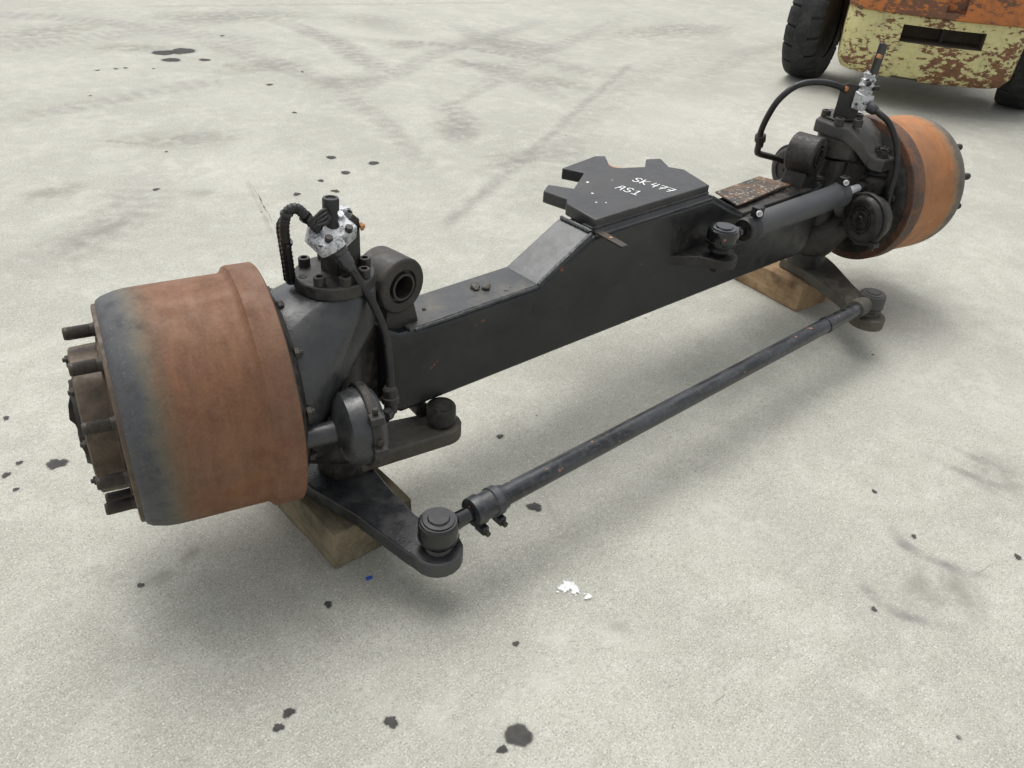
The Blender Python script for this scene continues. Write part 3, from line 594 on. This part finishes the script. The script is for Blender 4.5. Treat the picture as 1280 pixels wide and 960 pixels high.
# ---- tie rod
TY, TZ = -.3303, .176
x0, x1 = -.918, .7636
b = B(); b.cyl((x0+.135, TY, TZ), (x1-.055, TY, TZ), .0225, n=32); tie = b.obj('tie_rod', M['tie'], axle)
ball_joint('ball_joint', (x0, TY), .143, .2115, .0405, 'gloss', tie)
ball_joint('ball_joint', (x1, TY), .143, .2115, .0405, 'dustcast', tie)
b = B(); b.lathe([(.025, .022), (.05, .0175), (.13, .0175)]+[], (x0, TY, TZ), (1, 0, 0), 24); b.obj('threaded_end', M['gloss'], tie)
b = B(); b.lathe([(.082, .0215), (.082, .031), (.088, .0325), (.104, .0325), (.106, .029), (.132, .0295), (.134, .0325), (.150, .0325), (.152, .0285), (.166, .0265), (.168, .0225)], (x0, TY, TZ), (1, 0, 0), 32); sl_ = b.obj('clamp_sleeve', M['tie'], tie)
for dx in (.096, .142):
    b = B(); b.box((x0+dx, TY-.020, TZ-.033), (.016, .030, .020)); b.obj('clamp_ear', M['tie'], tie, .003)
    b = B(); b.cyl((x0+dx, TY-.042, TZ-.036), (x0+dx, TY+.006, TZ-.036), .0065, n=6); b.obj('clamp_bolt', M['grime' if dx < .12 else 'stud'], tie)
b = B(); b.lathe([(0, .0225), (.002, .028), (.040, .029), (.062, .024), (.075, .021)], (x1-.098, TY, TZ), (1, 0, 0), 28); b.obj('end_socket', M['mud'], tie)
b = B(); b.lathe([(-.03, .0245), (-.012, .0245), (-.010, .0226)], (x1-.24, TY, TZ), (1, 0, 0), 28); b.obj('dent_ring', M['tie'], tie)

# ---- steering cylinder along the beam
CY, CZ = -.104, .438
b = B(); b.lathe([(0, .022), (.006, .028), (.012, .0365), (.452, .0365), (.454, .0395), (.488, .0395), (.492, .036), (.492, .014)], (.340, CY, CZ), (1, 0, 0), 40); cyl = b.obj('steering_cylinder', M['cyl'], axle)
b = B(); b.cyl((.828, CY, CZ), (.940, CY, CZ), .0135, n=24); b.obj('piston_rod', M['chrome'], cyl)
b = B(); b.cyl((.93, CY, CZ), (.985, CY, CZ), .020, .026, 20); b.obj('rod_end', M['grime'], cyl, .002)
b = B(); b.lathe([(0, .016), (.07, .016)], (.275, CY, CZ), (1, 0, 0), 20); b.obj('cylinder_neck', M['gloss'], cyl)
b = B(); b.lathe([(0, .030), (.004, .033), (.022, .033), (.026, .030)], (.306, CY, CZ), (1, 0, 0), 28); b.obj('neck_clamp', M['grime'], cyl, .001)
for cx_ in (.352, .812):
    b = B(); b.box((cx_, CY-.006, CZ+.048), (.030, .026, .030)); f_ = b.obj('hose_port', M['rubber'], cyl, .003)
    b = B(); b.lathe([(0, .0085), (.006, .0085), (.006, .0056), (.001, .0055), (.001, 0)], (cx_-.012, CY-.018, CZ+.05), (-.6, -.8, 0), 16); b.obj('port_ring', M['chrome'], cyl)
ball_joint('ball_joint', (.207, CY-.004), .420, .476, .0435, 'gloss', cyl)
b = B(); b.lathe([(0, .021), (.012, .025), (.02, .034), (.028, .028), (.035, .033), (.042, .027)], (.207, CY-.004, .388), n=28); b.obj('rubber_boot', M['rubber'], cyl)
# bracket welded on the beam front
b = B(); pol = [(.085, by0+.002), (.33, by0+.002), (.27, CY-.01)]+arcpoly((.215, CY-.006), .046, radians(-20), radians(-160), 8)+[(.15, -.085)]
b.prism(pol, .362, .390); br = b.obj('cylinder_bracket', M['grime'], axle, .003)
B().cyl((.210, CY-.004, .344), (.210, CY-.004, .363), .02, n=6).obj('joint_nut', M['bolt'], br)
# far-end ball joint under the upper steering arm
JX, JY = .996, -.120
ball_joint('ball_joint', (JX, JY), .405, .478, .040, 'grime', cyl)
b = B(); b.lathe([(0, .030), (.010, .037), (.018, .031), (.026, .036), (.036, .026), (.05, .022)], (JX, JY, .474), n=28); b.obj('rubber_boot', M['rubber'], cyl)

# ---- right upper steering arm, bolted on top of the far king pin
rows = [((.862, .065, .628), (1.02, .11, .628)), ((.848, .0, .628), (1.065, .05, .626)), ((.862, -.045, .624), (1.072, -.015, .618)), ((.905, -.075, .588), (1.048, -.072, .592)), ((.938, -.097, .552), (1.040, -.10, .556)), ((.943, -.122, .538), (1.038, -.126, .540)), ((.960, -.150, .535), (1.020, -.156, .537))]
b = B(); rings = []
for lp, rp in rows:
    lp, rp = Vector(lp), Vector(rp); dn = Vector((0, 0, -.040)); rings.append([b.v(lp), b.v(rp), b.v(rp+dn), b.v(lp+dn)])
for A, Q in zip(rings, rings[1:]):
    for i in range(4): b.f((A[i], A[(i+1) % 4], Q[(i+1) % 4], Q[i]))
b.f(rings[0]); b.f(rings[-1][::-1])
uarm = b.obj('upper_steering_arm', M['dustcast'], axle, .006, seg=3, ang=50)
for (x, y, z) in ((.910, .060, .627), (.866, -.014, .6265), (.916, -.050, .624), (.975, .052, .627), (.99, -.01, .622)):
    link('cap_bolt', CAPB, uarm, aim((x, y, z), (0, 0, 1)) @ Matrix.Scale(1.28, 4))
b = B(); b.lathe([(0, .030), (.003, .030), (.003, .023), (.018, .023), (.018, .0235)], (.992, -.118, .5385), n=6); nut = b.obj('castle_nut', M['bolt'], uarm, .001)
for i in range(6):
    a = i*pi/3+.2; b = B(); b.box((.992+.017*cos(a), -.118+.017*sin(a), .560), (.009, .007, .010), Matrix.Rotation(a, 3, 'Z')); b.obj('nut_crown', M['bolt'], uarm, .001)
B().cyl((.992, -.118, .549), (.992, -.118, .563), .0105, n=14).obj('joint_stud', M['bolt'], uarm)

# ---- left valve block, plug and hoses on the king pin cap
bx = Vector((-.938, .0, 0))
b = B(); b.box((-.915, .005, .636), (.05, .045, .064), Matrix.Rotation(.3, 3, 'Z')); vb = b.obj('valve_bracket', M['grime'], axle, .003)
b = B(); rot = Matrix.Rotation(radians(22), 3, 'X') @ Matrix.Rotation(.35, 3, 'Z')
b.hull([Vector((-.932, -.008, .686))+rot @ Vector(p) for p in ((-.048, -.022, -.016), (.046, -.026, -.016), (.052, .03, -.016), (-.04, .03, -.016), (-.050, -.02, .010), (.044, -.024, .012), (.05, .03, .016), (-.03, .034, .018), (-.052, .008, .004), (-.01, -.036, -.012))])
b.obj('valve_block', M['silver'], vb, .003)
for dx, dy, r in ((-.028, -.014, .0075), (.022, -.02, .0075), (.035, .015, .010)):
    p = Vector((-.932, -.008, .686))+rot @ Vector((dx, dy, .010)); d = rot @ Vector((0, 0, 1)); b = B(); b.cyl(p, p+d*.011, r, n=10); b.obj('valve_screw', M['silver' if dx > .03 else 'bolt'], vb, .001)
b = B(); b.lathe([(0, .0150), (.010, .0160), (.018, .0130), (.026, .0150), (.031, .0125), (.040, .0125), (.040, .0150), (.043, .0155), (.060, .0155), (.063, .0140), (.0635, .0095), (.0605, .008), (.0605, .0)], (-.928, .0, .690), (.05, 0, 1), 28); b.obj('black_plug', M['rubber'], vb)
b = B(); b.extr([(-.896, -.012, .606), (-.870, -.006, .606), (-.868, -.004, .700), (-.880, .0, .712), (-.897, -.006, .698)], (-.004, .014, 0)); b.obj('bracket_upright', M['paint'], vb, .002)
link('rust_screw', HEXO, vb, aim((-.868, -.004, .684), (1, -.3, .2)))
b = B(); b.extr([(-.905, .02, .66), (-.868, .012, .668), (-.872, .014, .712), (-.9, .022, .718)], (.004, .018, .004)); b.obj('bracket_lug', M['silver'], vb, .003)
# corrugated conduit up from behind and over to the block
cpts = [(-1.000, .035, .588), (-1.005, .028, .628), (-1.012, .018, .672), (-1.017, .008, .715), (-1.012, .0, .744), (-.995, -.004, .748), (-.978, -.008, .727), (-.960, -.012, .703)]
b = B(); b.tube(cpts, .0095, 12, rib=.07, per=9); cond = b.obj('cable_conduit', M['rubber'], axle)
cp2 = [(x-.002+.012*(i > 3), y+.014, z-.010*(i > 3)) for i, (x, y, z) in enumerate(cpts)]
b = B(); b.tube(cp2, .0055, 10, rib=.07, per=9); b.obj('cable_conduit_branch', M['rubber'], cond)
for p, d in (((-1.014, .0, .742), (.2, 0, 1)), ((-.982, -.008, .731), (.6, .1, -.7)), ((-1.012, .016, .68), (0, -.2, 1))):
    b = B(); b.lathe([(-.003, .0118), (.003, .0118)], p, d, 14); b.obj('cable_tie', M['gloss'], cond)
for k_ in range(4):
    b = B(); o_ = Vector((0, .004*k_-.006, .006*k_)); b.tube([Vector((-.966, -.012, .712))+o_*.6, Vector((-.95, -.016, .717))+o_, Vector((-.942, -.014, .722))+o_*.8, Vector((-.932, -.004, .724))+o_*.6], .0042, 8); b.obj('signal_wire', M['rubber'], cond)
# brake hose from valve to the near chamber
e = LL(Lc+Vector((-.055, .05, .015)))
hp = [(-.936, -.040, .662), (-.926, -.052, .640), (-.912, -.068, .607), (-.893, -.088, .553), (-.884, -.110, .495), (-.894, -.135, .440), (-.905, -.150, .400)]
b = B(); b.tube(hp[1:], .0082, 14); hose = b.obj('brake_hose', M['rubber'], axle)
d0 = (Vector(hp[2])-Vector(hp[0])).normalized()
b = B(); b.lathe([(0, .012), (.010, .012), (.012, .0185), (.020, .0165), (.022, .0145), (.028, .0155), (.032, .0138), (.038, .0145), (.046, .0135), (.050, .011), (.056, .0102)], Vector(hp[0])-d0*.018, d0, 22); b.obj('hose_fitting', M['knuckle'], hose)
b = B(); b.lathe([(0, .0145), (.009, .0195), (.020, .0195), (.022, .011)], Vector(hp[0])-d0*.028, d0, 20); b.obj('silver_collar', M['silver'], hose)
E = Vector(hp[-1]); b = B(); b.lathe([(0, .0115), (.004, .0145), (.020, .0145), (.022, .017), (.034, .017), (.036, .013), (.055, .013)], E+Vector((0, 0, .012)), (-.05, -.1, -1), 18); b.obj('hose_nut', M['grime'], hose)
q = LL(Lc+Vector((-.035, .02, .02))); b = B(); b.tube([E+Vector((-.003, -.004, -.036)), E+Vector((-.006, -.003, -.05)), (E+q)*.5+Vector((0, 0, -.02)), q], .0115, 12); b.obj('elbow_fitting', M['rubber'], hose)
# ---- right side: bracket, connectors, hoses
rb = Matrix.Rotation(radians(-14), 3, 'Z')
b = B(); P0 = Vector((.940, .012, .627)); u_ = Vector((.70, -.71, 0)).normalized(); z_ = Vector((.05, .04, 1)).normalized(); n_ = u_.cross(z_)
pol = [(-.036, 0), (.036, 0), (.040, .086), (.028, .104), (-.016, .112), (-.034, .100)]
b.extr([P0+u_*x+z_*y for x, y in pol], n_*.006); rbk = b.obj('sensor_bracket', M['grime'], axle, .002)
for x, y in ((-.020, .094), (.022, .078)):
    pass
    link('rust_screw', HEXO, rbk, aim(P0+u_*x+z_*y+n_*(.006 if n_.dot(CAM-P0) > 0 else 0), n_ if n_.dot(CAM-P0) > 0 else -n_))
b = B(); b.box(P0+Vector((-.005, .004, .004)), (.10, .05, .008), rb); b.obj('bracket_foot', M['grime'], rbk, .002)
V0 = Vector((.962, -.02, .700))
b = B(); b.hull([V0+Vector(p) for p in ((-.024, -.022, -.035), (.024, -.022, -.035), (.024, .02, -.035), (-.024, .02, -.035), (-.026, -.018, .012), (.028, -.024, .010), (.024, .022, .016), (-.02, .02, .02), (.0, -.03, -.01))]); b.obj('valve_block', M['silver'], rbk, .004)
b = B(); b.lathe([(0, .018), (.012, .022), (.020, .017), (.03, .024), (.036, .018), (.046, .022), (.052, .015), (.064, .019), (.07, .014)], V0+Vector((0, 0, .008)), (.08, .02, 1), 18)
for v_ in b.bm.verts: v_.co += Vector((random.uniform(-1, 1), random.uniform(-1, 1), random.uniform(-1, 1)))*.0025
b.obj('connector_stack', M['silver'], rbk, ang=25)
for p, d in (((.014, -.016, .03), (.8, -.5, .1)), ((-.018, -.012, .045), (-.7, -.5, .3)), ((.02, .0, .06), (.9, .1, .2))):
    b = B(); b.lathe([(0, .008), (.02, .008), (.022, .006)], V0+Vector(p), d, 8); b.obj('connector_pin', M['rubber'], rbk)
b = B(); b.extr([V0+Vector(p) for p in ((-.012, -.012, .070), (.014, -.020, .070), (.030, -.018, .158), (.004, -.010, .164))], (.006, .014, 0)); b.obj('taped_cable_end', M['gloss'], rbk, .003)
b = B(); b.box(V0+Vector((.004, -.012, .125)), (.016, .012, .012), Matrix.Rotation(.3, 3, 'Y')); b.obj('rust_band', M['rustbolt'], rbk, .002)
hp = [(.965, -.050, .678), (.962, -.085, .668), (.968, -.125, .645), (.980, -.162, .587), (.977, -.188, .510), (.962, -.198, .435), (.972, -.200, .375)]
b = B(); b.tube(hp, .0095, 14); h2 = b.obj('brake_hose', M['rubber'], axle)
d0 = (Vector(hp[1])-Vector(hp[0])).normalized(); b = B(); b.lathe([(0, .017), (.016, .0195), (.02, .0165), (.034, .0175), (.05, .0155), (.056, .012)], Vector(hp[0])-d0*.03, d0, 20); b.obj('hose_fitting', M['knuckle'], h2)
E = Vector(hp[-1]); b = B(); b.lathe([(0, .013), (.005, .017), (.028, .017), (.03, .013), (.04, .012)], E+Vector((.004, .002, .016)), (-.25, -.1, -1), 14); b.obj('hose_nut', M['silver'], h2)
q = RL(Rc+Vector((-.03, .02, -.01))); b = B(); b.tube([E+Vector((-.002, 0, -.018)), (E+q)*.5+Vector((.012, -.01, -.012)), q], .011, 10); b.obj('elbow_fitting', M['bolt'], h2)
hp = [(.935, .03, .712), (.905, .042, .728), (.86, .085, .735), (.80, .12, .724), (.765, .15, .68), (.757, .172, .622), (.760, .186, .568), (.775, .192, .535)]
b = B(); b.tube(hp, .0100, 12); h3 = b.obj('brake_hose', M['rubber'], axle)
E = Vector(hp[-1]); b = B(); b.lathe([(0, .013), (.004, .018), (.024, .018), (.028, .0135), (.045, .0125)], E+Vector((-.006, -.002, .022)), (.3, .06, -1), 14); b.obj('hose_nut', M['grime'], h3)
q = RL(Rc2+Vector((-.05, -.0, .035))); b = B(); b.tube([E+Vector((0, 0, -.012)), E+Vector((.004, .002, -.035)), E+Vector((.02, .004, -.048)), (E+q)*.5+Vector((0, 0, -.02)), q], .0105, 10); b.obj('elbow_fitting', M['grime'], h3)
q = RL(Rc2+Vector((-.005, -.01, .086))); b = B(); b.box(q, (.045, .03, .014), Matrix.Rotation(.5, 3, 'Z')); b.obj('clamp_lug', M['grime'], Rrc, .003)

# ------------------------------------------------------------------ timber blocks
def timber(x0, x1, y0, y1, h, ang, mat, label):
    c = Vector(((x0+x1)/2, (y0+y1)/2, 0)); b = B(); n = 9
    hx, hy = (x1-x0)/2, (y1-y0)/2; rings = []
    for i in range(n):
        y = -hy+2*hy*i/(n-1); j = lambda: random.uniform(-.0016, .0016)
        rings.append([b.v((-hx+j(), y, .001)), b.v((-hx+j(), y, h*.5)), b.v((-hx+.002+j(), y, h-.001)), b.v((-hx*.3+j(), y, h+min(0, j()))), b.v((hx*.45+j(), y, h+min(0, j()))), b.v((hx-.002+j(), y, h-.001)), b.v((hx+j(), y, h*.5)), b.v((hx+j(), y, .001))])
    for A, Q in zip(rings, rings[1:]):
        for i in range(8): b.f((A[i], A[(i+1) % 8], Q[(i+1) % 8], Q[i]))
    b.f(rings[0]); b.f(rings[-1][::-1])
    mw = Matrix.Translation(c) @ Matrix.Rotation(ang, 4, 'Z')
    o = b.obj('timber_block', M[mat], None, .003, mw=mw, ang=40); o['label'] = label; o['category'] = 'timber'; return o
timber(-1.053, -.853, -.150, .30, .0985, 0, 'wood_old', 'weathered grey-brown timber block under the arm beside the slate-banded drum')
timber(.845, 1.065, -.085, .36, .0985, radians(-6), 'wood_new', 'tan timber block under the arm beside the bright orange drum')

# ------------------------------------------------------------------ small litter
b = B(); b.prism([(-.010, -.005), (.006, -.007), (.011, .001), (.002, .006), (-.008, .007)], .0005, .003)
o = b.obj('plastic_chip', M['blue'], None, mw=Matrix.Translation((-1.008, -.212, .0)) @ Matrix.Scale(.75, 4)); o['label'] = 'small bright blue plastic chip on the concrete by the timber block'; o['category'] = 'chip'

# ------------------------------------------------------------------ forklift behind
FD = Vector((.48695, -.87343, 0)); FN = Vector((-.87343, -.48695, 0)); FM = Vector((4.22, 1.2825, 0))
fk = empty('forklift', FM, 'battered forklift rear with peeling yellow and orange counterweight and black tyres', 'forklift')
FT = lambda p: FM+FD*p[0]+FN*p[1]+Vector((0, 0, p[2]))      # p = (across, towards the axle, up)
mwF = Matrix((FD, Vector((0, 0, 1)).cross(FD), Vector((0, 0, 1)))).transposed().to_4x4(); mwF.translation = FM
def FL(p): return mwF.inverted() @ FT(p)
def sect(z, hw, dep, rc, n=7):
    # plan outline of the counterweight at height z: curved back, rounded corners
    pts = [(-hw, -.30)]
    cx_, cy_ = hw-rc, dep-rc
    pts += [(-cx_-rc*cos(t), cy_-.05+rc*sin(t)) for t in [pi/2*i/n for i in range(n+1)]]
    pts += [(-cx_+2*cx_*i/10, dep-.05+.05*(1-(2*i/10-1)**2)) for i in range(1, 10)]
    pts += [(cx_+rc*sin(t), cy_-.05+rc*cos(t)) for t in [pi/2*i/n for i in range(n+1)]]
    pts += [(hw, -.30)]
    return [Vector((x*.94+.035, y, z)) for x, y in pts]
def loft(secs, name, mat, bevel=.006):
    b = B(FL); R = [[b.v(p) for p in s_] for s_ in secs]
    for A, Q in zip(R, R[1:]):
        for i in range(len(A)): j = (i+1) % len(A); b.f((A[i], A[j], Q[j], Q[i]))
    b.f(R[0][::-1]); b.f(R[-1]); return b.obj(name, M[mat], fk, bevel, mw=mwF)
# lower yellow casting, with a real slot cut into it
low = loft([sect(.160, .46, .37, .22), sect(.178, .525, .425, .20), sect(.235, .555, .458, .18), sect(.42, .56, .465, .16), sect(.549, .555, .46, .16)], 'counterweight', 'yellow')
def cutter(c, size, name):
    b = B(FL); b.box(c, size); me = b.mesh(name, M['slot']); o = bpy.data.objects.new(name, me); COL.objects.link(o); o.matrix_local = mwF; return o
def cut(o, cs, mode='TRANSFER'):
    dg = None
    for c in cs:
        m = o.modifiers.new('cut', 'BOOLEAN'); m.object = c; m.operation = 'DIFFERENCE'; m.solver = 'EXACT'; m.material_mode = mode
    bpy.context.view_layer.update(); dg = bpy.context.evaluated_depsgraph_get()
    me = bpy.data.meshes.new_from_object(o.evaluated_get(dg)); o.modifiers.clear(); o.data = me
    me.shade_smooth(); me.set_sharp_from_angle(angle=radians(35))
    for c in cs: bpy.data.objects.remove(c)
cut(low, [cutter((.075, .40, .447), (.47, .36, .098), 'cut_a'), cutter((-.065, .46, .168), (.16, .3, .05), 'cut_b')])
b = B(FL); b.box((.085, .30, .447), (.022, .06, .10)); b.obj('slot_bar', M['chassis'], fk, .004, mw=mwF)
upw = loft([sect(.5515, .562, .475, .15), sect(.60, .565, .48, .15), sect(.85, .565, .47, .16), sect(1.02, .55, .44, .18), sect(1.06, .50, .38, .2)], 'upper_counterweight', 'orange', .012)
cut(upw, [cutter((.10, .49, .70), (.11, .12, .22), 'cut_c')], 'INDEX')
b = B(FL); b.box((0, -.75, .62), (.92, .9, .55)); b.obj('chassis_body', M['orange'], fk, .03, mw=mwF)
b = B(FL); b.box((0, -.70, .33), (.66, .9, .2)); b.obj('axle_housing', M['chassis'], fk, .02, mw=mwF)
# wheels
def wheel(u, v, r, wd, steer):
    h = wd/2; n = 18
    mw = mwF @ Matrix.Translation(mwF.inverted() @ FT((u, v, r))) @ Matrix.Rotation(steer, 4, 'Z'); ax = (1, 0, 0)
    b = B(); b.lathe([(-h*.86, r*.58), (-h*.93, r*.76), (-h*.90, r*.90), (-h*.62, r*.955), (-h*.40, r*.965), (-h*.36, r), (h*.36, r), (h*.40, r*.965), (h*.62, r*.955), (h*.90, r*.90), (h*.93, r*.76), (h*.86, r*.58)], (0, 0, 0), ax, 72, False)
    wh = b.obj('wheel', M['tyre'], fk, mw=mw)
    for sgn in (-1, 1):
        if (sgn, r) not in LUG:
            b = B(); da = 2*pi/n*.90; ring = []
            for i in range(5):
                a = da*(i/4-.5); q = []
                for x, rr in ((.30, r*1.002), (.60, r*.998), (.80, r*.978), (.95, r*.935), (.95, r*.86), (.30, r*.93)): q.append(b.v((sgn*h*x, rr*sin(a+x*.05), rr*cos(a+x*.05))))
                ring.append(q)
            for A, Q in zip(ring, ring[1:]):
                for i in range(6): b.f((A[i], A[(i+1) % 6], Q[(i+1) % 6], Q[i]))
            b.f(ring[0]); b.f(ring[-1][::-1]); LUG[(sgn, r)] = b.mesh('tread_lug', M['tyre'], 30)
        for i in range(n): link('tread_lug', LUG[(sgn, r)], wh, mw @ Matrix.Rotation(2*pi*i/n+(0 if sgn < 0 else pi/n), 4, 'X'), .006, 1)
    b = B()
    for q in (-1, 1): b.lathe([(q*h*.8, r*.60), (q*h*.7, r*.52), (q*h*.2, r*.46), (q*h*.15, r*.2), (q*h*.4, r*.16), (q*h*.4, 0)], (0, 0, 0), ax, 40)
    b.obj('rim', M['chassis'], wh, mw=mw)
LUG = {}
for u in (-.665, .70): wheel(u, -.13, .36, .245, radians(-13))
